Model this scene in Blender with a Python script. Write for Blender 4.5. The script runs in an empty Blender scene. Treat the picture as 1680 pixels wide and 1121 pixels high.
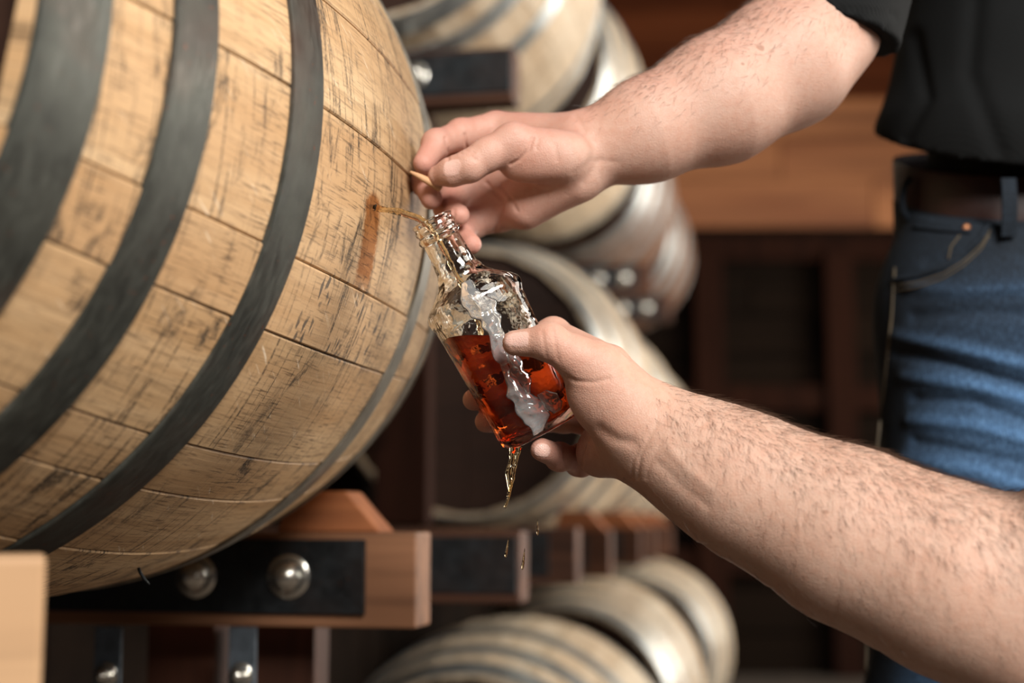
import bpy, bmesh, math, random
import numpy as np
from mathutils import Vector, Matrix
random.seed(7)
rng = np.random.default_rng(7)
sc = bpy.context.scene
COL = sc.collection
R_ = math.radians

# ------------------------------------------------------------------ camera
CZ = 0.87                        # camera height above the floor
FP = 50 / 36 * 1680              # focal length in pixels of the 1680 px frame
TH = R_(6.99)                    # camera looks a little upwards
FW = Vector((0, math.cos(TH), math.sin(TH))); UP = Vector((0, -math.sin(TH), math.cos(TH)))
cam_d = bpy.data.cameras.new('camera'); cam_d.lens = 50; cam_d.sensor_width = 36
cam_d.clip_start = 0.05; cam_d.clip_end = 100
cam_d.dof.use_dof = True; cam_d.dof.focus_distance = 0.975; cam_d.dof.aperture_fstop = 3.3
cam = bpy.data.objects.new('camera', cam_d); COL.objects.link(cam)
cam.location = (0, 0, CZ); cam.rotation_euler = (math.pi / 2 + TH, 0, 0)
sc.camera = cam

# ------------------------------------------------------------------ world, light, exposure
w = bpy.data.worlds.new('world'); sc.world = w; w.use_nodes = True
w.node_tree.nodes['Background'].inputs[0].default_value = (0.75, 0.85, 1.0, 1)
w.node_tree.nodes['Background'].inputs[1].default_value = 0.03
sc.view_settings.view_transform = 'Standard'; sc.view_settings.look = 'None'
sc.view_settings.exposure = 0.0; sc.view_settings.gamma = 1.0
sc.view_settings.use_curve_mapping = False
try: sc.cycles.use_denoising = True
except Exception: pass

def area(name, loc, target, sx, sy, power, col):
    d = bpy.data.lights.new(name, 'AREA'); d.shape = 'RECTANGLE'; d.size = sx; d.size_y = sy
    d.energy = power; d.color = col
    o = bpy.data.objects.new(name, d); COL.objects.link(o); o.location = loc
    o.rotation_euler = (Vector(target) - Vector(loc)).to_track_quat('-Z', 'Y').to_euler()
    return o
# daylight through the open door behind the camera, and through the windows along the aisle's right side
area('door_daylight', (.9, -1.3, 2.35), (0.0, 1.2, 1.0), 1.0, 1.0, 152, (1.0, 0.965, 0.92))
area('aisle_window_daylight', (3.4, 3.6, 1.75), (0.0, 3.6, 1.0), 6.0, 1.6, 310, (1.0, 0.93, 0.84))

def at(px, py, d):
    px, py, d = float(px), float(py), float(d)
    return Vector((0, 0, CZ)) + d * (FW + (px - 840) / FP * Vector((1, 0, 0)) + (560.5 - py) / FP * UP)

# ------------------------------------------------------------------ object helpers
def link(name, me, mat=None, parent=None, smooth=False):
    o = bpy.data.objects.new(name, me); COL.objects.link(o)
    if mat is not None and not me.materials: me.materials.append(mat)
    if parent is not None: o.parent = parent
    if smooth: me.polygons.foreach_set('use_smooth', [True] * len(me.polygons))
    return o
def pyd(name, v, f, mat=None, parent=None, smooth=False):
    me = bpy.data.meshes.new(name); me.from_pydata([tuple(p) for p in v], [], f); me.update()
    return link(name, me, mat, parent, smooth)
def tag(o, label=None, cat=None, group=None, kind=None):
    if label: o['label'] = label
    if cat: o['category'] = cat
    if group: o['group'] = group
    if kind: o['kind'] = kind
    return o
def empty(name, loc=(0, 0, 0), rz=0):
    o = bpy.data.objects.new(name, None); COL.objects.link(o); o.location = loc; o.rotation_euler = (0, 0, rz)
    o.empty_display_size = .05
    return o
def box_me(name, x0, x1, y0, y1, z0, z1, bev=0.002, mat=None, sub=0):
    bm = bmesh.new(); bmesh.ops.create_cube(bm, size=1)
    for v in bm.verts:
        v.co = Vector((x0 + (v.co.x + .5) * (x1 - x0), y0 + (v.co.y + .5) * (y1 - y0), z0 + (v.co.z + .5) * (z1 - z0)))
    if bev: bmesh.ops.bevel(bm, geom=bm.edges[:], offset=bev, segments=2, profile=.6, affect='EDGES')
    me = bpy.data.meshes.new(name); bm.to_mesh(me); bm.free()
    if mat: me.materials.append(mat)
    return me
def lathe(prof, n=48, axis='Z'):
    v = []; f = []
    for r, z in prof:
        for k in range(n):
            a = 2 * math.pi * k / n; v.append((r * math.cos(a), r * math.sin(a), z))
    for i in range(len(prof) - 1):
        for k in range(n):
            k2 = (k + 1) % n; f.append((i * n + k, i * n + k2, (i + 1) * n + k2, (i + 1) * n + k))
    return v, f
def tube(pts, rads, n=10, cap=True, flat=None):
    pts = [Vector(p) for p in pts]; v = []; f = []
    if not hasattr(rads, '__len__'): rads = [rads] * len(pts)
    prev = None
    for i, p in enumerate(pts):
        d = (pts[min(i + 1, len(pts) - 1)] - pts[max(i - 1, 0)]).normalized()
        if prev is None:
            s = d.orthogonal().normalized()
        else:
            s = (prev - prev.dot(d) * d).normalized()
        prev = s; t = d.cross(s)
        for k in range(n):
            a = 2 * math.pi * k / n
            v.append(p + rads[i] * (math.cos(a) * s + math.sin(a) * t))
    for i in range(len(pts) - 1):
        for k in range(n):
            k2 = (k + 1) % n; f.append((i * n + k, i * n + k2, (i + 1) * n + k2, (i + 1) * n + k))
    if cap:
        f.append(tuple(range(n - 1, -1, -1))); f.append(tuple(range((len(pts) - 1) * n, len(pts) * n)))
    return v, f

# ------------------------------------------------------------------ material helpers
class NT:
    def __init__(s, name):
        s.m = bpy.data.materials.new(name); s.m.use_nodes = True; s.t = s.m.node_tree
        s.b = s.t.nodes['Principled BSDF']; s.out = s.t.nodes['Material Output']
    def n(s, typ, **kw):
        o = s.t.nodes.new(typ)
        for k, v in kw.items():
            if k.startswith('i_'):
                key = k[2:]; key = int(key) if key.isdigit() else key.replace('_', ' ')
                s.set(o.inputs[key], v)
            else: setattr(o, k, v)
        return o
    def set(s, inp, v):
        if isinstance(v, bpy.types.NodeSocket): s.t.links.new(v, inp)
        else: inp.default_value = v
    def math(s, op, a, b=None, c=None, clamp=False):
        o = s.n('ShaderNodeMath', operation=op, use_clamp=clamp); s.set(o.inputs[0], a)
        if b is not None: s.set(o.inputs[1], b)
        if c is not None: s.set(o.inputs[2], c)
        return o.outputs[0]
    def mix(s, fac, a, b, blend='MIX'):
        o = s.n('ShaderNodeMix', data_type='RGBA', blend_type=blend)
        s.set(o.inputs[0], fac)
        for sk, v in ((o.inputs[6], a), (o.inputs[7], b)):
            s.set(sk, v if isinstance(v, bpy.types.NodeSocket) else (*v, 1) if len(v) == 3 else v)
        return o.outputs[2]
    def coord(s): return s.n('ShaderNodeTexCoord').outputs['Object']
    def sep(s, v):
        o = s.n('ShaderNodeSeparateXYZ'); s.set(o.inputs[0], v); return o.outputs
    def comb(s, x, y, z):
        o = s.n('ShaderNodeCombineXYZ')
        for i, q in enumerate((x, y, z)): s.set(o.inputs[i], q)
        return o.outputs[0]
    def mul(s, v, k):
        o = s.n('ShaderNodeVectorMath', operation='MULTIPLY'); s.set(o.inputs[0], v); s.set(o.inputs[1], k); return o.outputs[0]
    def add(s, v, k):
        o = s.n('ShaderNodeVectorMath', operation='ADD'); s.set(o.inputs[0], v); s.set(o.inputs[1], k); return o.outputs[0]
    def noise(s, v, scale=1, detail=3, rough=.55, dist=0):
        o = s.n('ShaderNodeTexNoise'); s.set(o.inputs['Vector'], v)
        o.inputs['Scale'].default_value = scale; o.inputs['Detail'].default_value = detail
        o.inputs['Roughness'].default_value = rough; o.inputs['Distortion'].default_value = dist
        return o.outputs[0]
    def ramp(s, f, a, b, va=0., vb=1., smooth=False):
        o = s.n('ShaderNodeMapRange', interpolation_type='SMOOTHSTEP' if smooth else 'LINEAR'); o.clamp = True
        s.set(o.inputs[0], f); o.inputs[1].default_value = a; o.inputs[2].default_value = b
        o.inputs[3].default_value = va; o.inputs[4].default_value = vb
        return o.outputs[0]
    def rnd(s): return s.n('ShaderNodeObjectInfo').outputs['Random']
    def bump(s, h, strength=.3, dist=.001):
        o = s.n('ShaderNodeBump'); s.set(o.inputs['Height'], h); o.inputs['Strength'].default_value = strength
        o.inputs['Distance'].default_value = dist; s.t.links.new(o.outputs[0], s.b.inputs['Normal'])
    def fin(s, col=None, rough=None, metal=None, **kw):
        if col is not None: s.set(s.b.inputs['Base Color'], col if isinstance(col, bpy.types.NodeSocket) else (*col, 1))
        if rough is not None: s.set(s.b.inputs['Roughness'], rough)
        if metal is not None: s.set(s.b.inputs['Metallic'], metal)
        for k, v in kw.items(): s.set(s.b.inputs[k.replace('_', ' ')], v)
        return s.m

def stave_mat(name, light, dark, stain=1.0, wet=False):
    t = NT(name); c = t.coord(); x, y, z = t.sep(c)
    ang = t.math('MULTIPLY', t.math('ARCTAN2', z, x), .33)
    rnd = t.rnd(); off = t.math('MULTIPLY', rnd, 7.0)
    g = t.comb(t.math('ADD', ang, off), y, off)
    grain = t.noise(t.mul(g, (190, 7, 1)), 1, 4, .6, .35)
    grain2 = t.noise(t.mul(g, (38, 3.0, 1)), 1, 3, .5, .6)
    tone = t.noise(t.mul(g, (9, 2.5, 1)), 1, 2)
    saw = t.noise(t.mul(t.add(g, t.comb(0, t.math('MULTIPLY', ang, .35), 0)), (16, 420, 1)), 1, 3, .65)
    col = t.mix(t.ramp(grain2, .35, .7), light, dark)
    col = t.mix(t.ramp(grain, .5, .75, 0, .55), col, [q * .55 for q in dark])
    col = t.mix(t.ramp(tone, .4, .7, 0, .45), col, (dark[0] * .95, dark[1] * .78, dark[2] * .62))
    col = t.mix(t.ramp(rnd, 0, 1, 0, .42), col, (dark[0] * .92, dark[1] * .80, dark[2] * .72))
    # pale medullary flecks running across the grain
    fl = t.noise(t.mul(t.add(g, t.comb(t.math('MULTIPLY', y, .55), 0, 3)), (330, 34, 1)), 1, 2, .5, .4)
    flm = t.math('MULTIPLY', t.ramp(fl, .66, .74), t.ramp(t.noise(g, 5.5, 2), .46, .58))
    col = t.mix(t.math('MULTIPLY', flm, .55), col, (.82, .70, .54))
    # short dark pores along the grain, thin saw lines round the barrel, black smears left by handling
    pore = t.ramp(t.noise(t.mul(g, (640, 42, 1)), 1, 3, .6), .53, .66)
    gate = t.ramp(t.noise(t.mul(g, (10, 14, 1)), 1, 3, .6), .38, .58, .30, 1.0)
    col = t.mix(t.math('MULTIPLY', t.math('MULTIPLY', pore, gate), .8 * stain), col, (.13, .075, .036))
    g2 = t.ramp(t.noise(t.mul(t.add(g, (2.2, 3.3, 0)), (6, 9, 1)), 1, 3), .38, .50)
    saw = t.noise(t.mul(t.add(g, t.comb(0, t.math('MULTIPLY', ang, .12), 0)), (9, 250, 1)), 1, 5, .62)
    ln = t.math('MULTIPLY', t.ramp(saw, .55, .63), g2)
    brk = t.ramp(t.noise(g, 420, 3, .7), .35, .55)
    col = t.mix(t.math('MULTIPLY', t.math('MULTIPLY', ln, brk), .9 * stain), col, (.030, .021, .014))
    st = t.noise(t.mul(t.add(g, (1.7, 4.1, 0)), (15, 44, 1)), 1, 7, .76, .6)
    st2 = t.ramp(t.noise(t.mul(g, (6, 9, 1)), 1, 3), .43, .55)
    stm = t.math('MULTIPLY', t.math('MULTIPLY', t.ramp(st, .53, .61), st2), t.ramp(brk, 0, 1, .45, 1))
    col = t.mix(t.math('MULTIPLY', stm, .88 * stain), col, (.026, .020, .015))
    rough = .62; spec = .35
    if wet:
        # half-worn ink marks stamped on two staves below the hole
        iv = t.math('MULTIPLY', t.ramp(ang, -.128, -.120), t.ramp(ang, -.205, -.195))
        iv = t.math('MULTIPLY', t.ramp(ang, -.165, -.158), t.ramp(ang, -.100, -.108))
        iu = t.math('MULTIPLY', t.ramp(y, -.125, -.115), t.ramp(y, .075, .06))
        vo = t.n('ShaderNodeTexVoronoi', feature='DISTANCE_TO_EDGE'); t.set(vo.inputs['Vector'], t.mul(t.add(g, t.comb(t.math('MULTIPLY', y, .3), 0, 0)), (48, 150, 1)))
        vo.inputs['Scale'].default_value = 1
        ink = t.math('MULTIPLY', t.ramp(vo.outputs[0], .16, .24), t.ramp(t.noise(t.mul(g, (26, 22, 1)), 1, 3), .44, .50))
        ink = t.math('MULTIPLY', ink, t.math('MULTIPLY', iv, iu))
        col = t.mix(t.math('MULTIPLY', ink, .85), col, (.06, .047, .038))
        # run of spirit below the hole
        u0 = t.math('ADD', y, .0446); wob = t.math('MULTIPLY', t.math('SUBTRACT', t.noise(c, 330, 3, .7), .5), .014)
        u0 = t.math('ADD', t.math('ADD', u0, wob), t.math('MULTIPLY', t.math('ADD', ang, .048), .26))
        mu = t.math('MULTIPLY', t.ramp(u0, -.021, -.015), t.ramp(u0, .017, .011))
        mv = t.math('MULTIPLY', t.ramp(ang, -.112, -.095), t.ramp(t.math('ADD', ang, t.math('MULTIPLY', t.math('MULTIPLY', u0, u0), 26)), -.0365, -.0410))
        wm = t.math('MULTIPLY', mu, mv)
        col = t.mix(t.math('MULTIPLY', wm, .9), col, t.mix(1.0, col, (.50, .27, .12), 'MULTIPLY'))
        rough = .62; spec = t.ramp(wm, 0, 1, .35, .08)
    t.bump(t.math('ADD', t.math('ADD', t.math('MULTIPLY', grain, .6), t.math('MULTIPLY', saw, .5)), t.math('MULTIPLY', stm, -.5)), .35, .0016)
    return t.fin(col, rough, Specular_IOR_Level=spec)

def hoop_mat(name, base, rust, metal=.75, rough=.42):
    t = NT(name); c = t.coord()
    n1 = t.noise(c, 26, 4, .65); n2 = t.noise(t.mul(c, (1, 3.5, 1)), 60, 4, .7); n3 = t.noise(c, 210, 2)
    col = t.mix(t.ramp(n1, .35, .7), base, [q * .45 for q in base])
    col = t.mix(t.ramp(n2, .45, .75, 0, .5), col, [q * 1.7 for q in base])
    col = t.mix(t.math('MULTIPLY', t.ramp(n3, .68, .74), t.ramp(n1, .42, .55)), col, rust)
    col = t.mix(t.ramp(t.noise(c, 9, 3), .5, .75, 0, .35), col, rust)
    t.bump(n2, .12, .0008)
    return t.fin(col, t.ramp(n2, .3, .7, rough - .08, rough + .15), metal)

def plank_mat(name, light, dark, axis='x', scale=1.0, knots=True, rough=.6, streak=1.0):
    t = NT(name); c = t.coord(); r = t.math('MULTIPLY', t.rnd(), 11.0)
    c = t.add(c, t.comb(r, t.math('MULTIPLY', r, 1.7), r))
    k = {'x': (3, 55, 55), 'y': (55, 3, 55), 'z': (55, 55, 3)}[axis]
    k2 = {'x': (1.3, 14, 14), 'y': (14, 1.3, 14), 'z': (14, 14, 1.3)}[axis]
    g = t.noise(t.mul(c, [q * scale for q in k]), 1, 4, .6, .6); g2 = t.noise(t.mul(c, [q * scale for q in k2]), 1, 3, .5, 1.1)
    col = t.mix(t.ramp(g2, .35, .68), light, dark)
    col = t.mix(t.ramp(g, .48, .72, 0, .6 * streak), col, [q * .4 for q in dark])
    col = t.mix(t.ramp(t.rnd(), 0, 1, 0, .35), col, dark)
    if knots:
        kn = t.noise(t.mul(c, [6 * scale] * 3), 1, 2)
        col = t.mix(t.ramp(kn, .66, .74, 0, .8), col, [q * .2 for q in dark])
    t.bump(g, .2, .001)
    return t.fin(col, rough, Specular_IOR_Level=.3 if rough < .8 else .08)
def plain(name, col, rough=.5, metal=0., nscale=40, var=.25, bump=.0, **kw):
    t = NT(name); c = t.coord(); n = t.noise(c, nscale, 4, .6)
    cc = t.mix(t.ramp(n, .3, .7), [q * (1 - var) for q in col], [min(1, q * (1 + var)) for q in col])
    if bump: t.bump(n, bump, .001)
    return t.fin(cc, rough, metal, **kw)

M_STAVE = stave_mat('oak_stave', (.63, .44, .25), (.45, .28, .135), 1.0, True)
M_STAVE_BG = stave_mat('pale_oak_stave', (.66, .56, .42), (.46, .36, .24), .6)
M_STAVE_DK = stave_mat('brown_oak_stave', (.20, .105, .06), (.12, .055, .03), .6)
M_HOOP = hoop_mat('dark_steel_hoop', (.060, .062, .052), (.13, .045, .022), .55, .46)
M_HOOP_FAR = hoop_mat('sheen_steel_hoop', (.24, .22, .18), (.18, .10, .06), .5, .42)  # paler copy of the hoop steel, grazing reflection painted in
M_HOOP_BG = hoop_mat('galvanised_hoop', (.42, .44, .43), (.25, .20, .15), .8, .36)
M_HEAD = plank_mat('dark_oak_head', (.050, .020, .010), (.025, .010, .005), 'x', .7)
M_RAIL = plank_mat('cedar_rail', (.34, .16, .08), (.15, .065, .032), 'x', .8)
M_RAIL_DARK = plank_mat('shaded_cedar_rail', (.13, .052, .025), (.06, .022, .011), 'x', .8)  # darker copy of the cedar rail, shade put into the colour
M_RAIL_PALE = plank_mat('pine_rail', (.47, .29, .155), (.37, .21, .105), 'x', .8)
M_POST = plank_mat('dark_cedar_post', (.10, .035, .018), (.05, .018, .009), 'z', .6)
M_GIRT = plank_mat('shaded_post', (.030, .010, .005), (.014, .005, .003), 'z', .6, rough=.9)  # near-black copy of the cedar post, shade put into the colour
M_CHOCK = plank_mat('cedar_chock', (.46, .17, .065), (.24, .075, .028), 'x', .9)
M_WALL = plank_mat('sunlit_cedar_wall_board', (.50, .20, .075), (.25, .085, .03), 'x', .25)
M_WALLR = plank_mat('unlit_red_wall_board', (.16, .043, .014), (.07, .017, .006), 'x', .25, rough=.85)
M_WALLD = plank_mat('shaded_wall_board', (.013, .007, .004), (.006, .0035, .002), 'x', .25, rough=.9)  # near-black boards, the unlit dark is painted into them
M_PLATE = hoop_mat('blackened_plate', (.026, .030, .033), (.07, .035, .022), .6, .45)
M_ZINC = plain('zinc_bolt', (.62, .60, .54), .24, .95, 300, .12)
M_STRAP = plain('galvanised_strap', (.16, .19, .22), .4, .7, 60, .3)
M_DARK = plain('hole_shadow_wood', (.012, .008, .006), .9)
M_FLOOR = plain('packed_earth_floor', (.07, .05, .035), .9, 0, 8, .3, .3)

# ------------------------------------------------------------------ barrels
YAW = R_(10.46)
BC = Vector((-.409, 1.088, .264 + CZ))
AX = Vector((math.sin(YAW), math.cos(YAW), 0)); EX = Vector((AX.y, -AX.x, 0))
def rad(t): return .33 - .075 * (t / .45) ** 2
def rack(s, u, z=0.0):           # along the rick, across it, above camera level
    p = BC + s * AX + u * EX; return Vector((p.x, p.y, CZ + z))
def stave_mesh(a0, a1, nt, na, gap=.0008, thick=.024):
    g = gap / .33; a0 += g / 2; a1 -= g / 2
    v = []; f = []; ch = .0011 / .33
    aa = [a0, a0 + ch] + [a0 + ch + (a1 - a0 - 2 * ch) * k / na for k in range(1, na)] + [a1 - ch, a1]
    dr = [-.0010] + [0] * (len(aa) - 2) + [-.0010]
    off = random.uniform(-.0008, .0008)
    m = len(aa)
    for i in range(nt + 1):
        t = -.4095 + .819 * i / nt
        for a, d in zip(aa, dr):
            r = rad(t) + d + off; v.append((r * math.cos(a), t, r * math.sin(a)))
        for a in (a1, a0):
            r = rad(t) - (thick if abs(t) < .38 else .007); v.append((r * math.cos(a), t, r * math.sin(a)))
    w_ = m + 2
    for i in range(nt):
        for k in range(w_):
            k2 = (k + 1) % w_
            f.append((i * w_ + k, i * w_ + k2, (i + 1) * w_ + k2, (i + 1) * w_ + k))
    f.append(tuple(range(w_ - 1, -1, -1))); f.append(tuple(range(nt * w_, nt * w_ + w_)))
    me = bpy.data.meshes.new('stave'); me.from_pydata(v, [], f); me.update()
    return me
def hoop_mesh(t0, t1, seg, th=.0022):
    prof = []
    n = 3
    for i in range(n + 1):
        t = t0 + (t1 - t0) * i / n; prof.append((rad(t) + th, t))
    prof = [(rad(t0) - .001, t0)] + [(rad(t0) + th * .7, t0)] + prof[0:1] + prof[1:-1] + prof[-1:] + [(rad(t1) + th * .7, t1)] + [(rad(t1) - .001, t1)]
    prof[2] = (prof[2][0], t0 + .0008); prof[-3] = (prof[-3][0], t1 - .0008)
    v, f = lathe(prof, seg)
    v = [(a, c, b) for a, b, c in v]
    me = bpy.data.meshes.new('hoop'); me.from_pydata(v, [], f); me.update(); return me
def head_plank_mesh(x0, x1, R, y, th):
    pts = []
    xs = [x0 + (x1 - x0) * i / 6 for i in range(7)]
    top = [(x, math.sqrt(max(R * R - x * x, 1e-6))) for x in xs]
    pts = top + [(x, -z) for x, z in reversed(top)]
    bm = bmesh.new(); vs = [bm.verts.new((x, y, z)) for x, z in pts]; fc = bm.faces.new(vs)
    r = bmesh.ops.extrude_face_region(bm, geom=[fc])
    for q in r['geom']:
        if isinstance(q, bmesh.types.BMVert): q.co.y += th
    bmesh.ops.recalc_face_normals(bm, faces=bm.faces[:])
    me = bpy.data.meshes.new('head_plank'); bm.to_mesh(me); bm.free(); return me
def build_barrel(joints, nt, na, seg, ms, mh, hoops):
    root = empty('barrel')
    n = len(joints)
    for i in range(n):
        a0 = R_(joints[i]); a1 = R_(joints[(i + 1) % n]) + (2 * math.pi if i == n - 1 else 0)
        o = link('stave', stave_mesh(a0, a1, nt, na), ms, root)
        o.data.polygons.foreach_set('use_smooth', [True] * len(o.data.polygons))
        o.data.set_sharp_from_angle(angle=R_(25))
    for t0, t1 in hoops:
        h = link('hoop', hoop_mesh(t0, t1, seg), mh, root, True)
        h.data.set_sharp_from_angle(angle=R_(30))
        for k in (-1, 1):                     # two rivets on the lap of each hoop
            tm = (t0 + t1) / 2; a = R_(150 + 4 * k)
            v, f = lathe([(.0075, 0), (.007, .002), (.0045, .0035), (.0001, .004)], 10)
            rr = rad(tm) + .0021; rv = pyd('rivet', v, f, mh, h, True)
            rv.location = (rr * math.cos(a), tm, rr * math.sin(a)); rv.rotation_euler = Vector((math.cos(a), 0, math.sin(a))).to_track_quat('Z', 'Y').to_euler()
    Rh = rad(.385) - .0075
    xs = [-Rh + 2 * Rh * k / 6 for k in range(7)]
    for k in range(6):
        link('head_plank', head_plank_mesh(xs[k] + .0008, xs[k + 1] - .0008, Rh, -.385, .02), M_HEAD, root)
    for k in range(6):
        link('head_plank', head_plank_mesh(xs[k] + .0008, xs[k + 1] - .0008, Rh, .365, .02), M_HEAD, root)
    return root
def copy_tree(o, parent=None):
    c = o.copy(); COL.objects.link(c); c.parent = parent
    for ch in list(o.children): copy_tree(ch, c)
    return c
J0 = [-178, -167, -153, -141, -130, -118, -104, -93, -83, -73, -62, -50.3, -43, -27.4, -18.6, -.9, 13, 22, 37, 47, 60, 74, 83, 97, 110, 119, 133, 146, 158, 169]
HOOPS = [(-.4085, -.364), (-.316, -.279), (-.195, -.155), (.114, .150), (.262, .300), (.364, .404)]
main = build_barrel(J0, 44, 6, 160, M_STAVE, M_HOOP, HOOPS)
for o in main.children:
    if o.name.startswith('hoop') and o.data.vertices[0].co.y > 0:          # the far hoops are paler, grazing sheen put into their colour
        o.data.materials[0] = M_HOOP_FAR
main.location = BC; main.rotation_euler = (0, 0, -YAW)
tag(main, 'large sharp oak barrel with dark steel hoops, pierced and spurting spirit', 'barrel')
# small pierced hole in the stave
HA = R_(-8.32); HT = -.0446
v, f = lathe([(.0062, .0), (.0056, .0008), (.0030, .0006), (.0026, -.004), (.0001, -.0045)], 20)
hole = pyd('spile_hole', v, f, M_DARK, main, True); hole.scale = (.38, .38, .38)
hr = rad(HT) + .0004
hole.location = (hr * math.cos(HA), HT, hr * math.sin(HA))
hole.rotation_euler = Vector((math.cos(HA), 0, math.sin(HA))).to_track_quat('Z', 'Y').to_euler()
# bent nail poking out under the bilge
na_ = R_(-66.5); p0 = Vector((rad(.008) * math.cos(na_), .008, rad(.008) * math.sin(na_)))
nn = Vector((math.cos(na_), 0, math.sin(na_)))
v, f = tube([p0 - nn * .004, p0 + nn * .004, p0 + nn * .008 + Vector((.002, 0, -.001)), p0 + nn * .010 + Vector((.005, 0, -.003))], [.0012, .0013, .0013, .0004], 8)
pyd('bent_nail', v, f, M_PLATE, main, True)

BGJ = []
a = -180
while a < 176:
    BGJ.append(a); a += random.choice((11, 13, 15, 17, 19))
if 180 - BGJ[-1] < 8: BGJ.pop()
bgb = build_barrel(BGJ, 14, 2, 72, M_STAVE_BG, M_HOOP_BG, [(-.4085, -.362), (-.315, -.275), (-.19, -.145), (.145, .19), (.275, .315), (.364, .404)])
T = .80
spots = [
 (2.15, 0, 0, 'pale barrel with silver hoops directly behind the bottle, cream edge past the thumb'),
 (3.18, 0, 0, 'barrel on the middle tier behind the silver hooped one, mostly hidden'),
 (4.18, 0, 0, 'farthest barrel of the middle tier, deep in the rack'),
 (1.56, -.04, T, 'pale barrel with silver hoops at the top, above the pinching hand'),
 (2.60, -.04, T, 'second barrel of the upper tier, cream edge showing just above the bare forearm'),
 (3.64, -.04, T, 'third barrel of the upper tier, small and brown below the upper forearm'),
 (4.68, -.04, T, 'farthest barrel of the upper tier, small and dim'),
 (1.75, .09, -T + .01, 'nearest grey hooped barrel of the bottom tier at the lower edge'),
 (2.98, .07, -T + .04, 'second barrel of the bottom tier with broad cream rim around dark head'),
 (4.35, .10, -T + .05, 'third and rightmost barrel of the bottom tier'),
]
for i, (s, u, dz, lab) in enumerate(spots):
    o = bgb if i == 0 else copy_tree(bgb)
    o.location = BC + s * AX + u * EX + Vector((0, 0, dz))
    o.rotation_euler = (0, 0, -YAW)
    o.rotation_euler.rotate_axis('Y', R_(i * 47))
    tag(o, lab, 'barrel', 'background barrels in the rack')
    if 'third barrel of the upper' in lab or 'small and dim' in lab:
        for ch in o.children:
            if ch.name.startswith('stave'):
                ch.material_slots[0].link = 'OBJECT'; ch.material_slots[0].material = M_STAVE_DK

# ------------------------------------------------------------------ rack rails
RZ1 = -.014
def bolt(parent, x, z, y=0.0):
    v, f = lathe([(.0215, 0), (.0215, .003), (.0195, .0045), (.017, .0048), (.0155, .010), (.0125, .0145), (.0085, .017), (.0085, .021), (.006, .0225), (.0001, .023)], 32)
    b = pyd('bolt', v, f, M_ZINC, parent, True); b.data.set_sharp_from_angle(angle=R_(40))
    b.location = (x, y, z); b.rotation_euler = (math.pi / 2, 0, 0); return b
def rail(s, u_end, ztop, lab, length=1.0, mat=None, hgt=.092, thick=.06, plate=(.045, .50), bolts=(.10, .17), chock=True):
    root = empty('rack_rail', rack(s, u_end, ztop), -YAW)
    link('beam', box_me('beam', -length, 0, 0, thick, -hgt, 0, .003), mat or M_RAIL, root)
    if plate:
        p = link('steel_plate', box_me('steel_plate', -length + .02, -plate[0], -.006, -.0002, -.079, -.007, .0012), M_PLATE, root)
        for b in bolts: bolt(p, -b, -.043, -.006)
    tag(root, lab, 'rack rail', 'rack rails'); return root
def chock(s, u, z, lab, w0=.105, w1=.058, h=.040, th=.055, mat=None):
    root_v = [(-w0 / 2, 0, 0), (w0 / 2, 0, 0), (w1 / 2 - .012, 0, h), (-w1 / 2 - .012, 0, h)]
    v = [p for p in root_v] + [(x, th, z_) for x, _, z_ in root_v]
    f = [(0, 1, 2, 3), (7, 6, 5, 4), (1, 5, 6, 2), (0, 3, 7, 4), (3, 2, 6, 7), (0, 4, 5, 1)]
    bm = bmesh.new(); vs = [bm.verts.new(p) for p in v]
    for q in f: bm.faces.new([vs[k] for k in q])
    bmesh.ops.recalc_face_normals(bm, faces=bm.faces[:])
    bmesh.ops.bevel(bm, geom=bm.edges[:], offset=.0015, segments=1, affect='EDGES')
    me = bpy.data.meshes.new('wedge_chock'); bm.to_mesh(me); bm.free()
    o = link('wedge_chock', me, mat or M_CHOCK); o.location = rack(s, u, z); o.rotation_euler = (0, 0, -YAW)
    tag(o, lab, 'chock', 'wooden chocks'); return o
nr = rail(-.395, .275, -.018, 'pale pine rail end at the lower left corner', .5, M_RAIL_PALE, plate=None)
nr.rotation_euler = (0, 0, R_(18.5))
rail(.354, .2565, -.016, 'rail with black steel plate and two bolts under the sharp barrel', .9, plate=(.05, 0), bolts=(.126, .222))
chock(.358, .166, -.016, 'orange wooden chock on the bolted rail beside the barrel')
ords = ['first', 'second', 'third', 'fourth', 'fifth', 'sixth']
for k, s in enumerate((.825, 1.345, 1.83, 2.47, 2.86, 3.50)):
    rail(s, .275, -.020 if k < 2 else -.029, ords[k] + ' middle rail behind the bolted rail, its lit end below the bottle', .7, M_RAIL_DARK, plate=(.004 if k == 0 else .045, 0), bolts=(.10, .18) if k else ())
    if k > 1: chock(s + .004, .215, -.029, ords[k - 2] + ' chock deeper along the middle tier rails', mat=M_CHOCK)
for k, (s, u) in enumerate(((1.24, .19), (1.88, .20), (3.32, .24), (3.96, .25))):
    rail(s, u, T - .029, ('nearest' if k == 0 else ords[k - 1] + ' farther') + ' upper rail above and behind the pinching hand', .6, M_RAIL_DARK, plate=(.003 if k == 0 else .045, 0), bolts=(.09, .17) if k else (.165,))
for k, (s, dz) in enumerate(((1.43, -T + .01), (2.07, -T + .01), (2.66, -T + .04), (3.30, -T + .04))):
    rail(s, .20, dz - .029, ords[k] + ' rail of the bottom tier under grey barrels', .7, M_RAIL_DARK, hgt=min(.092, CZ + dz - .03), bolts=())
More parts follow.
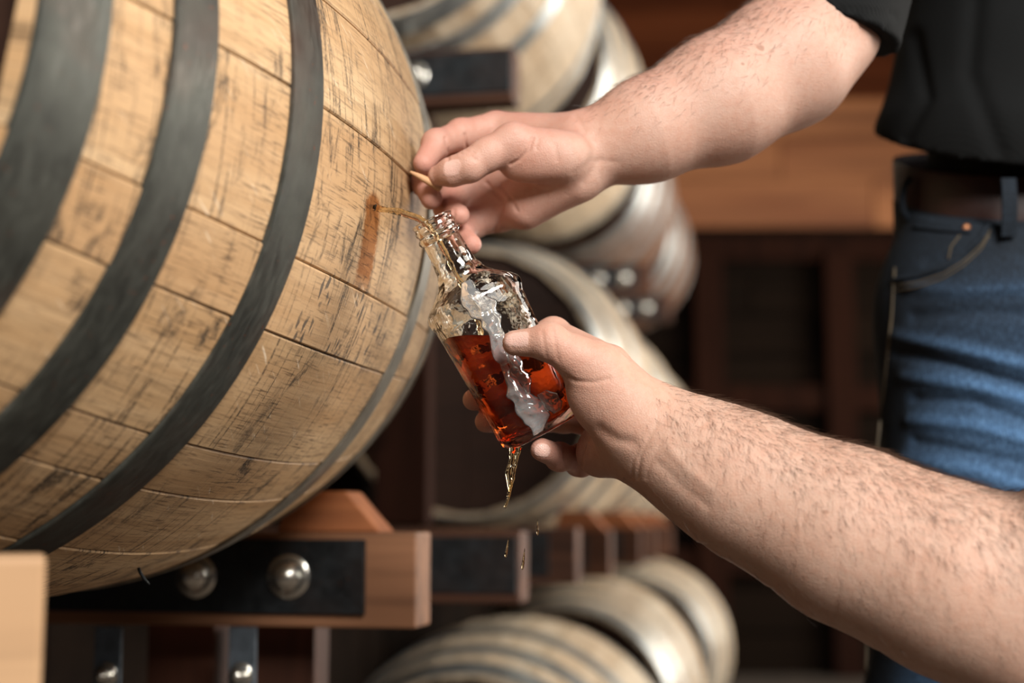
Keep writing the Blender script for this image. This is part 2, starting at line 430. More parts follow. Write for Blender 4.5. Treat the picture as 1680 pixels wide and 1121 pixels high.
def post(s, u, z0, z1, lab, w_=.05, d_=.05, mat=None):
    o = link('rack_post', box_me('rack_post', -w_ / 2, w_ / 2, 0, d_, 0, z1 - z0, .003), mat or M_POST)
    o.location = rack(s, u, z0); o.rotation_euler = (0, 0, -YAW)
    tag(o, lab, 'post', 'rack posts'); return o
post(.44, -.02, -CZ, RZ1 - .094, 'dark cedar post left of the strap under the bolted rail', .075)
post(.44, .085, -CZ, RZ1 - .094, 'dark cedar post right of the strap under the bolted rail', .085)
post(1.33, -.02, RZ1, RZ1 + T - .094, 'dark upright post in the gap behind the sharp barrel', .09, mat=M_GIRT)  # covers the pale rim, its colour stands in for the dark there

# galvanised straps hanging under the bolted rail
def strap(px, lab, blue=False):
    p = at(px, 1030, 1.38)
    root = empty('metal_strap', (p.x, p.y, CZ + RZ1 - .093), -YAW)
    link('strap_plate', box_me('strap_plate', -.014, .014, -.003, 0, -.16, 0, .0008), M_STRAP, root)
    b = bolt(root, 0, -.045, -.003); b.scale = (.55, .55, .8)
    tag(root, lab, 'strap'); return root
strap(180, 'dark metal strap with a bolt under the left end of the bolted rail')
strap(400, 'blue grey metal strap under the middle of the bolted rail')

# ------------------------------------------------------------------ the warehouse shell
fl = link('floor', box_me('floor', -4, 5, -2.5, 9.5, -.1, 0, 0), M_FLOOR); tag(fl, kind='structure')
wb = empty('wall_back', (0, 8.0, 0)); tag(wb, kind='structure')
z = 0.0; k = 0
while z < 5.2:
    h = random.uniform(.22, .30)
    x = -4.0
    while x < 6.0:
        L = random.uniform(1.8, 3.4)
        link('wall_board', box_me('wall_board', x + .004, min(x + L, 6.0) - .004, random.uniform(-.012, .004), .03, z + .004, z + h - .004, .004), M_WALLD if z < 2.3 else M_WALL if z < 3.25 else M_WALLR, wb)  # board colours change in bands to paint the sun patch and unlit parts
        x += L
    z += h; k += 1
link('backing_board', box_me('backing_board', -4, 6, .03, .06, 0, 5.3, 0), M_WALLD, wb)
for i, x in enumerate((1.02, 1.75, 2.5)):
    o = link('wall_post', box_me('wall_post', x, x + .16, -.16, -.02, 0, 2.35, .004), M_GIRT, wb)
for i, zz in enumerate((.55, 1.45, 2.3)):
    o = link('wall_girt', box_me('wall_girt', .4, 5.5, -.12, -.02, zz, zz + .14, .004), M_GIRT, wb)
wl = empty('shade_wall_left', rack(0, -.42, -CZ), -YAW); tag(wl, kind='structure')  # added near-black boards standing in for the dark inside the rack
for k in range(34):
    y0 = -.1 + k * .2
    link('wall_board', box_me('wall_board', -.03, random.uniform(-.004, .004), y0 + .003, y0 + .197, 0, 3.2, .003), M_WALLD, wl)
# ------------------------------------------------------------------ implicit surfaces for bodies and cloth
def J(px, py, d, r):             # a joint: point of the place and radius in metres
    return (np.array(at(px, py, d)), r * d / FP)
def smin(a, b, k):
    if k <= 0: return np.minimum(a, b)
    h = np.clip(.5 + .5 * (b - a) / k, 0, 1)
    return b * (1 - h) + a * h - k * h * (1 - h)
class Field:
    def __init__(s, lo, hi, h):
        s.lo = np.array(lo, float); s.h = h
        s.n = np.ceil((np.array(hi) - s.lo) / h).astype(int) + 1
        s.f = np.full(s.n, .05, np.float32)
    def box(s, lo, hi):
        i0 = np.clip(np.floor((lo - s.lo) / s.h).astype(int), 0, s.n); i1 = np.clip(np.ceil((hi - s.lo) / s.h).astype(int) + 1, 0, s.n)
        return i0, i1
    def axes(s, i0, i1):
        return [(s.lo[k] + s.h * np.arange(i0[k], i1[k], dtype=np.float32)).astype(np.float32).reshape([-1 if j == k else 1 for j in range(3)]) for k in range(3)]
    def prim_box(s, p):
        if p[0] == 'c':
            a, ra, b, rb = p[1:]; m = max(ra, rb); return np.minimum(a, b) - m, np.maximum(a, b) + m
        c, R, rad3 = p[1:]; m = max(rad3); return c - m, c + m
    def prim(s, p, X, Y, Z):
        if p[0] == 'c':
            a, ra, b, rb = p[1:]; ba = b - a; L2 = float(ba @ ba) + 1e-12
            dx, dy, dz = X - a[0], Y - a[1], Z - a[2]
            t = np.clip((dx * ba[0] + dy * ba[1] + dz * ba[2]) / L2, 0, 1)
            return np.sqrt((dx - t * ba[0]) ** 2 + (dy - t * ba[1]) ** 2 + (dz - t * ba[2]) ** 2) - (ra + (rb - ra) * t)
        c, R, rad3 = p[1:]; dx, dy, dz = X - c[0], Y - c[1], Z - c[2]
        u = [R[0][i] * dx + R[1][i] * dy + R[2][i] * dz for i in range(3)]
        k0 = np.sqrt(sum((u[i] / rad3[i]) ** 2 for i in range(3))); k1 = np.sqrt(sum((u[i] / rad3[i] ** 2) ** 2 for i in range(3))) + 1e-9
        return k0 * (k0 - 1) / k1
    def close(s):                # no open ends where the grid stops
        f = s.f; v = np.float32(s.h * .5)
        for sl in ((0,), (-1,), (slice(None), 0), (slice(None), -1), (slice(None), slice(None), 0), (slice(None), slice(None), -1)): f[sl] = np.maximum(f[sl], v)
    def flat(s, ax, lim):        # cut off everything below a level
        X = s.axes(np.zeros(3, int), s.n)[ax]; s.f = np.maximum(s.f, (lim - X).astype(np.float32))
    def group(s, prims, k_in, k_out, m=.02, cut=None):
        bs = [s.prim_box(p) for p in prims]
        lo = np.min([b[0] for b in bs], 0) - m; hi = np.max([b[1] for b in bs], 0) + m
        i0, i1 = s.box(lo, hi)
        g = np.full(i1 - i0, .05, np.float32)
        for p, b in zip(prims, bs):
            j0, j1 = s.box(b[0] - m, b[1] + m); X, Y, Z = s.axes(j0, j1)
            sl = tuple(slice(j0[q] - i0[q], j1[q] - i0[q]) for q in range(3))
            g[sl] = smin(g[sl], s.prim(p, X, Y, Z), k_in)
        if cut is not None:
            X, Y, Z = s.axes(i0, i1); g = np.maximum(g, sum(n_ * (a_ - p_) for n_, a_, p_ in zip(cut[1], (X, Y, Z), cut[0])).astype(np.float32))
        sl = tuple(slice(i0[q], i1[q]) for q in range(3))
        s.f[sl] = smin(s.f[sl], g, k_out)
    def mesh(s):
        f = s.f; ins = f < 0; n = f.shape
        c = np.zeros(np.array(n) - 1, np.int8)
        for a in (0, 1):
            for b in (0, 1):
                for d in (0, 1): c += ins[a:n[0] - 1 + a, b:n[1] - 1 + b, d:n[2] - 1 + d]
        act = np.argwhere((c > 0) & (c < 8)); idx = np.full(c.shape, -1, np.int64); idx[tuple(act.T)] = np.arange(len(act))
        P = np.zeros((len(act), 3)); W = np.zeros(len(act))
        cor = [(a, b, d) for a in (0, 1) for b in (0, 1) for d in (0, 1)]
        for i in range(8):
            for j in range(i + 1, 8):
                di = np.array(cor[j]) - np.array(cor[i])
                if np.abs(di).sum() != 1: continue
                fa = f[tuple((act + cor[i]).T)]; fb = f[tuple((act + cor[j]).T)]
                m = (fa < 0) != (fb < 0); t = np.where(m, fa / np.where(m, fa - fb, 1), 0)
                P += m[:, None] * (np.array(cor[i]) + t[:, None] * di); W += m
        V = s.lo + s.h * (act + P / W[:, None])
        Q = []
        for ax in range(3):
            b, d = (ax + 1) % 3, (ax + 2) % 3
            lo = [slice(None)] * 3; hi = [slice(None)] * 3; lo[ax] = slice(0, -1); hi[ax] = slice(1, None)
            e = ins[tuple(lo)] != ins[tuple(hi)]; q = np.argwhere(e)
            q = q[(q[:, b] > 0) & (q[:, d] > 0) & (q[:, b] < n[b] - 1) & (q[:, d] < n[d] - 1)]
            flip = ins[tuple(q.T)]
            def cell(db, dd):
                r = q.copy(); r[:, b] -= db; r[:, d] -= dd; return idx[tuple(r.T)]
            fa = np.stack([cell(1, 1), cell(0, 1), cell(0, 0), cell(1, 0)], 1)
            fa[~flip] = fa[~flip][:, ::-1]
            Q.append(fa)
        return V, np.concatenate(Q)
def largest(V, Q):               # keep the one connected surface
    n = len(V); lab = np.arange(n)
    E = np.concatenate([Q[:, [0, 1]], Q[:, [1, 2]], Q[:, [2, 3]]])
    while True:                  # hook the larger root onto the smaller one, then shorten the paths
        a, b = lab[E[:, 0]], lab[E[:, 1]]; m = a != b
        if not m.any(): break
        E = E[m]; a, b = a[m], b[m]
        lab[np.maximum(a, b)] = np.minimum(a, b)
        while True:
            l2 = lab[lab]
            if (l2 == lab).all(): break
            lab = l2
    k = np.bincount(lab).argmax(); keep = lab == k; mp = np.cumsum(keep) - 1
    return V[keep], mp[Q[keep[Q[:, 0]]]]
def cone(a, b): return ('c', a[0], a[1], b[0], b[1])
def chain(js): return [cone(js[i], js[i + 1]) for i in range(len(js) - 1)]
def ell(c, axes_, rad3):         # axes_: three direction vectors (columns)
    R = np.array([np.array(v) / np.linalg.norm(v) for v in axes_]).T
    return ('e', np.array(c), R, [float(q) for q in rad3])
CAMP = np.array((0, 0, CZ)); FWn, UPn = np.array(FW), np.array(UP)
def topx(V):                     # where points fall in the photograph's frame
    q = V - CAMP; d = q @ FWn
    return np.stack([840 + FP * q[:, 0] / d, 560.5 - FP * (q @ UPn) / d], 1), d
def smooth_mesh(V, Q, it=2, lam=.5):
    E = np.concatenate([Q[:, [0, 1]], Q[:, [1, 2]], Q[:, [2, 3]], Q[:, [3, 0]]])
    deg = np.bincount(E[:, 0], minlength=len(V)) + np.bincount(E[:, 1], minlength=len(V))
    for i in range(it):
        S = np.zeros_like(V)
        for k in range(3):
            S[:, k] = np.bincount(E[:, 0], V[E[:, 1], k], len(V)) + np.bincount(E[:, 1], V[E[:, 0], k], len(V))
        V = V + (lam if i % 2 == 0 else -lam * 1.02) * (S / deg[:, None] - V)
    return V
def normals(V, Q):
    N = np.cross(V[Q[:, 2]] - V[Q[:, 0]], V[Q[:, 3]] - V[Q[:, 1]]); R = np.zeros_like(V)
    for j in range(4):
        for k in range(3): R[:, k] += np.bincount(Q[:, j], N[:, k], len(V))
    return R / (np.linalg.norm(R, axis=1)[:, None] + 1e-12)
def seg_dist(P, pts):
    d = np.full(len(P), 1e9)
    for a, b in zip(pts[:-1], pts[1:]):
        a = np.array(a, float); b = np.array(b, float); ab = b - a
        t = np.clip(((P - a) @ ab) / (ab @ ab), 0, 1); d = np.minimum(d, np.linalg.norm(P - a - t[:, None] * ab, axis=1))
    return d
def creases(V, Q, lines):        # press skin folds into the side that carries them
    N = normals(V, Q); px, d = topx(V); face = np.clip(-(N @ FWn) * 2 + .3, 0, 1)
    disp = np.zeros(len(V))
    for pts, wd, dep, *rng_ in lines:
        m = np.exp(-(seg_dist(px, pts) / wd) ** 2) * face
        if rng_: m *= (d > rng_[0]) & (d < rng_[1])
        disp += m * dep
    return V - N * disp[:, None]
def np_mesh(name, V, Q, mat, parent=None, loc=None, attrs=None):
    me = bpy.data.meshes.new(name); V = V - (np.array(loc) if loc is not None else 0)
    me.vertices.add(len(V)); me.vertices.foreach_set('co', V.astype(np.float32).ravel())
    me.loops.add(Q.size); me.loops.foreach_set('vertex_index', Q.astype(np.int32).ravel())
    me.polygons.add(len(Q)); me.polygons.foreach_set('loop_start', np.arange(0, Q.size, 4, dtype=np.int32))
    me.polygons.foreach_set('loop_total', np.full(len(Q), 4, np.int32))
    me.update(calc_edges=True); me.validate()
    for k, a in (attrs or {}).items():
        at_ = me.attributes.new(k, 'FLOAT', 'POINT'); at_.data.foreach_set('value', a.astype(np.float32))
    return link(name, me, mat, parent, True)

def skin_mat(name, base, red, hair=.0):
    t = NT(name); c = t.coord()
    n1 = t.noise(c, 30, 4, .6); n2 = t.noise(c, 160, 3, .6); n3 = t.noise(c, 900, 2, .6)
    at_ = t.n('ShaderNodeAttribute', attribute_name='red').outputs['Fac']; nl = t.n('ShaderNodeAttribute', attribute_name='nail').outputs['Fac']
    col = t.mix(t.ramp(n1, .35, .7, 0, .5), base, (base[0] * .96, base[1] * .82, base[2] * .76))
    col = t.mix(t.ramp(n2, .45, .75, 0, .35), col, (base[0] * .85, base[1] * .62, base[2] * .52))
    col = t.mix(t.math('MULTIPLY', at_, t.ramp(n1, .2, .8, .7, 1.)), col, red)
    spot = t.ramp(t.noise(c, 75, 1), .765, .785)
    col = t.mix(t.math('MULTIPLY', spot, .55), col, (.25, .11, .06))
    col = t.mix(nl, col, (.66, .42, .35))
    vo = t.n('ShaderNodeTexVoronoi', feature='DISTANCE_TO_EDGE'); t.set(vo.inputs['Vector'], c); vo.inputs['Scale'].default_value = 620
    t.bump(t.math('ADD', t.math('MULTIPLY', t.ramp(vo.outputs[0], 0, .25), .5), t.math('ADD', n3, t.math('MULTIPLY', n2, 1.6))), .42, .0006)
    t.fin(col, t.mix(nl, (.47,) * 3, (.25,) * 3), 0, Specular_IOR_Level=.28)
    t.b.inputs['Subsurface Weight'].default_value = .12; t.b.inputs['Subsurface Radius'].default_value = (1, .35, .2)
    t.b.inputs['Subsurface Scale'].default_value = .004
    return t.m
M_SKIN1 = skin_mat('ruddy_skin', (.555, .355, .275), (.50, .215, .165))
M_SKIN2 = skin_mat('fair_skin', (.565, .365, .275), (.51, .235, .175))
M_HAIR = plain('brown_arm_hair', (.05, .026, .014), .45)

def arm_hairs(name, V, Q, mask, n, length, dirf, parent, loc, wd=.00010):
    N = normals(V, Q); ctr = V[Q].mean(1); nq = N[Q].mean(1)
    pr = mask(ctr, nq); pr = pr / pr.sum()
    pick = rng.choice(len(ctr), n, p=pr); v = []; f = []
    for i in pick:
        p = ctr[i] + (rng.random(3) - .5) * .0012; nn = nq[i] / (np.linalg.norm(nq[i]) + 1e-9)
        t = dirf(p); t = t - nn * (t @ nn); t = t / (np.linalg.norm(t) + 1e-9)
        s_ = np.cross(nn, t); t = t + s_ * rng.normal(0, .35); t /= np.linalg.norm(t); L = length * rng.uniform(.5, 1.25)
        s_ = np.cross(nn, t) * rng.choice((-1, 1)); lift = rng.uniform(.25, .75)
        b = len(v)
        for k in range(4):
            u = k / 3; q = p + t * L * u + nn * L * lift * (u - .55 * u * u) + s_ * L * .22 * u * u - nn * .0003
            ww = wd * (1 - .85 * u); side = np.cross(t, nn)
            # a three-sided tapering strand
            for a in (0, 2.09, 4.19):
                v.append(q + ww * (math.cos(a) * side + math.sin(a) * nn))
        for k in range(3):
            for a in range(3):
                a2 = (a + 1) % 3; f.append((b + k * 3 + a, b + k * 3 + a2, b + k * 3 + 3 + a2, b + k * 3 + 3 + a))
    o = pyd(name, [q - np.array(loc) for q in v], f, M_HAIR, parent); o['kind'] = 'stuff'; return o

def finger_bumps(js):            # slightly thicker joints
    out = chain(js)
    for j in js[1:-1]: out.append(('e', j[0], np.eye(3), [j[1] * 1.07] * 3))
    return out
def nail_attr(V, N, c, nrm, t, a, b):
    q = V - np.array(c); nrm = np.array(nrm) / np.linalg.norm(nrm); t = np.array(t, float); t -= nrm * (t @ nrm); t /= np.linalg.norm(t)
    s_ = np.cross(nrm, t); x = (q @ t) / a; y = (q @ s_) / b
    return ((np.abs(x) ** 2.6 + np.abs(y) ** 2.6) < 1) & (N @ nrm > .25) & (np.abs(q @ nrm) < .012)

# ------------------------------------------------------------------ upper person: bare right arm, hand pinching the peg
P1 = Vector((at(1760, 560, 1.42).x, 1.42, 0))
person1 = empty('person', P1)
H1 = .00105
W1 = J(958, 254, 1.088, 57)
fore1 = [W1, J(1060, 214, 1.095, 79), J(1180, 164, 1.11, 99), J(1290, 100, 1.13, 104), J(1345, 45, 1.145, 92), J(1385, -150, 1.20, 102), J(1440, -330, 1.27, 118)]
t_cmc, t_mcp, t_ip, t_tip = J(925, 258, 1.060, 40), J(842, 232, 1.052, 29.5), J(770, 273, 1.045, 25.5), J(719, 288.5, 1.054, 17.5)
t_mid = J(800, 254, 1.048, 27)
idx1 = [J(814, 209, 1.122, 26), J(757, 221, 1.108, 24), J(716, 236, 1.088, 22), J(695, 268, 1.070, 17.5)]
mid1 = [J(802, 250, 1.130, 26), J(730, 262, 1.128, 22), J(696, 300, 1.098, 20), J(708, 326, 1.070, 18)]
rin1 = [J(806, 300, 1.125, 27), J(745, 325, 1.118, 23), J(733, 342, 1.092, 19.5), J(752, 353, 1.068, 18.5)]
pin1 = [J(820, 350, 1.112, 30), J(772, 368, 1.110, 23), J(757, 385, 1.088, 18), J(774, 401, 1.068, 16)]
allj = fore1[:5] + idx1 + mid1 + pin1 + [t_tip, t_mcp, t_cmc, t_ip]
lo = np.min([j[0] - j[1] for j in allj], 0) - .012; hi = np.max([j[0] + j[1] for j in allj], 0) + .012
hi[2] += .07
F1 = Field(lo, hi, H1)
palm = chain(fore1) + [cone(J(945, 222, 1.092, 34), idx1[0]), cone(J(948, 245, 1.095, 34), mid1[0]), cone(J(948, 268, 1.093, 36), rin1[0]),
        cone(J(944, 284, 1.086, 40), pin1[0]), cone(J(930, 296, 1.078, 32), J(862, 342, 1.090, 33)),
        cone(J(815, 330, 1.122, 26), J(772, 345, 1.122, 20)), cone(J(812, 275, 1.128, 26), J(765, 298, 1.130, 22))]
F1.group(palm, .018, 0)
F1.group([cone(t_cmc, t_mcp), ell(at(888, 262, 1.057), (at(925, 275, 1.06) - at(845, 235, 1.05), UP, FW), (.026, .0175, .016))], .012, .010)
F1.group(chain([t_mcp, t_mid, t_ip, J(742, 282, 1.048, 23), t_tip]), .005, .006)
for ch in (idx1, mid1, rin1, pin1): F1.group(finger_bumps(ch), .004, .0035)
F1.close(); V1, Q1 = largest(*F1.mesh()); del F1.f
V1 = smooth_mesh(V1, Q1, 4)
CR1 = [([(874, 226), (868, 246), (852, 262), (838, 270)], 2.6, .0013, 0, 1.07), ([(884, 228), (880, 244)], 3, .0006, 0, 1.07),
       ([(763, 220), (766, 244)], 2.4, .0014, 1.06, 1.2), ([(731, 226), (736, 250), (735, 262)], 2.4, .0013), ([(757, 252), (772, 254), (780, 262)], 2.6, .0007, 0, 1.07),
       ([(764, 247), (778, 251)], 2.4, .0006, 0, 1.07),
       ([(942, 283), (972, 264), (1014, 266)], 6, .0004), ([(958, 300), (985, 262)], 6, .0005), ([(820, 302), (835, 320), (848, 346)], 3, .0010), ([(798, 300), (825, 330), (812, 385)], 3.5, .0014),
       ([(945, 190), (958, 215)], 5, .0006), ([(745, 345), (744, 360)], 2.4, .0008), ([(910, 238), (915, 262)], 5, .0006)]
V1 = creases(V1, Q1, CR1)
N1 = normals(V1, Q1); px1, d1 = topx(V1)
nl1 = nail_attr(V1, N1, at(741, 276.5, 1.038), -FWn * .92 + UPn * .4, np.array(t_tip[0] - t_ip[0]), .0066, .0056)
fade = lambda x, a, b: np.clip((x - a) / (b - a), 0, 1)
red1 = np.clip(.75 * (1 - fade(px1[:, 0], 860, 990)) * .55 + .6 * np.exp(-(np.linalg.norm(V1 - mid1[3][0], axis=1) / .02) ** 2) + .6 * np.exp(-(np.linalg.norm(V1 - pin1[3][0], axis=1) / .022) ** 2)
       + .55 * np.exp(-(np.linalg.norm(V1 - rin1[3][0], axis=1) / .02) ** 2) + .45 * np.exp(-(np.linalg.norm(V1 - idx1[3][0], axis=1) / .02) ** 2)
       + .35 * fade(N1[:, 2], .2, .9), 0, .9)
red1 *= 1 - .45 * np.exp(-(np.linalg.norm(V1 - np.array(t_ip[0]), axis=1) / .035) ** 2)
V1 = V1 + N1 * (nl1 * .00025)[:, None]
body1 = np_mesh('bare_arm', V1, Q1, M_SKIN1, person1, P1, {'red': red1, 'nail': nl1.astype(float)})
wr = np.array(W1[0]); el_ = np.array(fore1[3][0]); ax1 = (el_ - wr) / np.linalg.norm(el_ - wr)
def hmask1(c, n):
    u = (c - wr) @ ax1
    return np.clip(u / .06, 0, 1) * np.clip((n[:, 2] + .45), .0, 1) ** 2 * (u < .30)
arm_hairs('arm_hair', V1, Q1, hmask1, 3200, .010, lambda p: -ax1 * .9 + np.array((0, .1, -.5)), person1, P1)

# ------------------------------------------------------------------ lower person: right arm coming in from the right, hand round the bottle
P2 = Vector((at(1900, 900, .8).x, .78, 0))
person2 = empty('person', P2)
W2 = J(1062, 711, .952, 75)
fore2 = [W2, J(1140, 752, .944, 84), J(1235, 803, .932, 104), J(1390, 878, .91, 129), J(1563, 952, .885, 143), J(1730, 1035, .865, 140)]
upa2 = [fore2[-1], J(1905, 760, .83, 140), J(2010, 420, .80, 165)]
m2, ip2, tp2 = J(979, 604, .948, 40), J(901, 561, .942, 28), J(845, 563, .947, 21)
idx2 = [J(1000, 600, .995, 33), J(908, 549, 1.042, 26), J(838, 570, 1.052, 21), J(778, 607, 1.040, 18)]
mid2 = [J(1000, 645, 1.010, 33), J(916, 622, 1.054, 25), J(840, 640, 1.056, 22), J(777, 656, 1.030, 18)]
rin2 = [J(1000, 690, 1.010, 32), J(926, 684, 1.054, 24), J(856, 692, 1.054, 21), J(797, 692, 1.030, 18)]
pin2 = [J(1002, 728, 1.002, 30), J(952, 756, 1.026, 24), J(918, 750, 1.004, 21), J(889, 738, .982, 19)]
allj = fore2 + idx2 + rin2 + mid2 + pin2
lo = np.min([j[0] - j[1] for j in allj], 0) - .012; hi = np.max([j[0] + j[1] for j in allj], 0) + .012
hi[0] += .02; hi[2] += .03
F2 = Field(lo, hi, .00115)
F2.group(chain(fore2) + [cone(*upa2[:2])], .03, 0)
F2.group([cone(J(1070, 690, .96, 52), idx2[0]), cone(J(1068, 700, .972, 50), mid2[0]), cone(J(1066, 715, .975, 50), rin2[0]), cone(J(1060, 725, .968, 52), pin2[0]),
          cone(J(1045, 728, .965, 52), J(985, 744, .990, 40))], .016, .016)
F2.group([cone(J(1050, 690, .945, 58), m2), ell(at(1006, 660, .952), (at(1050, 720, .95) - at(975, 605, .95), at(1050, 640, .95) - at(1000, 680, .95), FW), (.036, .0265, .022))], .012, .010)
F2.group([cone(m2, J(940, 584, .944, 33)), cone(J(940, 584, .944, 33), ip2), cone(ip2, tp2), ('e', ip2[0], np.eye(3), [ip2[1] * 1.05] * 3)], .005, .008)
for ch in (idx2, mid2, rin2, pin2): F2.group(finger_bumps(ch), .004, .004)
F2.close(); V2, Q2 = largest(*F2.mesh()); del F2.f
V2 = smooth_mesh(V2, Q2, 4)
CR2 = [([(927, 617), (945, 626), (972, 628), (1000, 622)], 3.6, .0008, 0, .96), ([(889, 545), (893, 566), (896, 585)], 3, .0005, 0, .96), ([(906, 540), (911, 560), (915, 590)], 3, .0006, 0, .96),
       ([(984, 705), (1010, 722), (1036, 727)], 10, .0013), ([(1046, 785), (1050, 750), (1066, 716), (1078, 696)], 3.4, .0006), ([(1036, 785), (1037, 762), (1048, 735)], 3.2, .0005),
       ([(1060, 785), (1068, 758), (1086, 722)], 3.4, .0004), ([(1098, 735), (1130, 772), (1165, 800)], 9, -.0008), ([(1080, 760), (1120, 800), (1160, 830)], 9, .0006),
       ([(995, 563), (1030, 600), (1042, 620)], 5, .0010), ([(925, 735), (930, 775)], 3, .0008), ([(960, 720), (948, 780)], 4, .0014)]
V2 = creases(V2, Q2, CR2)
N2 = normals(V2, Q2); px2, d2 = topx(V2)
nl2 = nail_attr(V2, N2, at(846, 551, .935), -FWn * .55 + UPn * .9, np.array(tp2[0] - ip2[0]), .0085, .0065)
nl2 |= nail_attr(V2, N2, pin2[3][0] - .006 * FWn, -FWn * .9 + UPn * .2, np.array(pin2[3][0] - pin2[2][0]), .0055, .0045)
red2 = np.clip(.45 * (1 - fade(px2[:, 0], 950, 1080)) + .55 * np.exp(-(np.linalg.norm(V2 - pin2[3][0], axis=1) / .025) ** 2) + .5 * np.exp(-(np.linalg.norm(V2 - pin2[1][0], axis=1) / .03) ** 2)
       + .5 * np.exp(-(np.linalg.norm(V2 - rin2[3][0], axis=1) / .02) ** 2), 0, .9)
V2 = V2 + N2 * (nl2 * .0003)[:, None]
body2 = np_mesh('bare_arm', V2, Q2, M_SKIN2, person2, P2, {'red': red2, 'nail': nl2.astype(float)})
wr2 = np.array(W2[0]); ax2 = np.array(fore2[4][0]) - wr2; ax2 /= np.linalg.norm(ax2)
def hmask2(c, n):
    u = (c - wr2) @ ax2
    return np.clip((u + .01) / .05, 0, 1) * (np.clip(n @ UPn + .25, 0, 1) ** 2 * 1.6 + .10) * (u < .36)
arm_hairs('arm_hair', V2, Q2, hmask2, 8000, .0115, lambda p: ax2 * .7 + np.array((0, -.25, -.75)), person2, P2, .00009)
#@@NEXT2
# ------------------------------------------------------------------ bottle
BB, BM = np.array(at(889, 708, 1.0)), np.array(at(707, 360, .992))      # centre of base, centre of mouth
bz = (BM - BB); BL = np.linalg.norm(bz); bz /= BL
by = FWn - bz * (FWn @ bz); by /= np.linalg.norm(by)                   # points away from the camera
bx = np.cross(by, bz)
SP = BL / 391                                                           # one photograph pixel on the bottle
PROF = [(0, 58), (1.5, 63), (6, 67.5), (14, 70), (40, 71), (120, 73.5), (200, 76.5), (222, 78), (231, 81.5), (240, 83), (247, 81), (255, 74), (263, 64), (272, 53), (281, 44.5), (288, 40.5), (292, 40), (296, 37.5),
        (302, 35), (320, 33), (345, 31.5), (354, 31.5), (357, 35.5), (361, 37.5), (365, 36), (368, 32.5), (371, 32.5), (374, 35), (378, 35.5), (382, 33.5), (385, 33.5), (388, 35), (391, 34), (392, 31)]
PR = np.array(PROF)
def p_out(z): return np.interp(z, PR[:, 0], PR[:, 1])
def p_in(z):
    return np.minimum(np.interp(z, [11, 14, 20, 34, 225, 250, 285, 300, 392], [3, 42, 58, 64, 71, 67, 33, 26, 26]), p_out(z) - 5)
def sect(r, z, n=72, rot=R_(14)):
    e = np.interp(z, [245, 290], [3.6, 2.0]); dp = np.interp(z, [245, 290], [.88, 1.0])
    out = []
    for k in range(n):
        a = 2 * math.pi * k / n; ca, sa = math.cos(a), math.sin(a)
        q = (abs(ca) ** e + abs(sa) ** e) ** (-1 / e)
        x, y = r * q * ca, r * q * sa * dp
        nrm = np.interp(z, [245, 290], [.97, 1.0])
        x, y = (x * math.cos(rot) - y * math.sin(rot)) * nrm, (x * math.sin(rot) + y * math.cos(rot)) * nrm
        out.append((x, y))
    return out
RMAT = Matrix(((bx[0], by[0], bz[0]), (bx[1], by[1], bz[1]), (bx[2], by[2], bz[2])))
bottle = empty('bottle', BB); bottle.rotation_mode = 'QUATERNION'; bottle.rotation_quaternion = RMAT.to_quaternion()
tag(bottle, 'clear glass bottle half full of amber whiskey, held tilted to catch the spirit', 'bottle')
def loft(rings, closed_bottom=True, closed_top=True):
    v = []; f = []; n = len(rings[0][0])
    for pts, z in rings:
        for x, y in pts: v.append((x * SP, y * SP, z * SP))
    for i in range(len(rings) - 1):
        for k in range(n):
            k2 = (k + 1) % n; f.append((i * n + k, i * n + k2, (i + 1) * n + k2, (i + 1) * n + k))
    if closed_bottom: f.append(tuple(range(n - 1, -1, -1)))
    if closed_top: f.append(tuple(range((len(rings) - 1) * n, len(rings) * n)))
    return v, f
zs = sorted(set(list(PR[:, 0]) + list(range(14, 230, 12))))
rings = [(sect(p_out(z), z), z) for z in zs]
zi = [391.5, 385, 360, 330, 305, 300, 292, 285, 275, 265, 255, 247, 240, 225] + list(range(210, 55, -15)) + [50, 42, 34, 26, 20, 16, 14, 12]
rings += [(sect(p_in(z), z), z) for z in zi]
v, f = loft(rings)
def glass_mat(name, col, ior, rough=.0, bumpy=0, bs=60):
    t = NT(name); t.fin(col, rough, 0, IOR=ior); t.b.inputs['Transmission Weight'].default_value = 1.0
    if bumpy:
        n = t.noise(t.coord(), bs, 2, .5); t.bump(n, bumpy, .004)
    return t.m
M_GLASS = glass_mat('clear_bottle_glass', (.985, .98, .95), 1.47, .0, .22, 90)
M_WHISKEY = glass_mat('amber_whiskey', (.62, .10, .015), 1.36)
M_SPIRIT = glass_mat('pale_amber_spirit', (.96, .80, .52), 1.36, .02, .35, 180)
t = NT('running_spirit_film'); t.fin((1., .99, .97), .04, 0, IOR=1.42); t.b.inputs['Transmission Weight'].default_value = .86
M_FILM = t.m
gl = pyd('glass', v, f, M_GLASS, bottle, True); gl.data.set_sharp_from_angle(angle=R_(50))
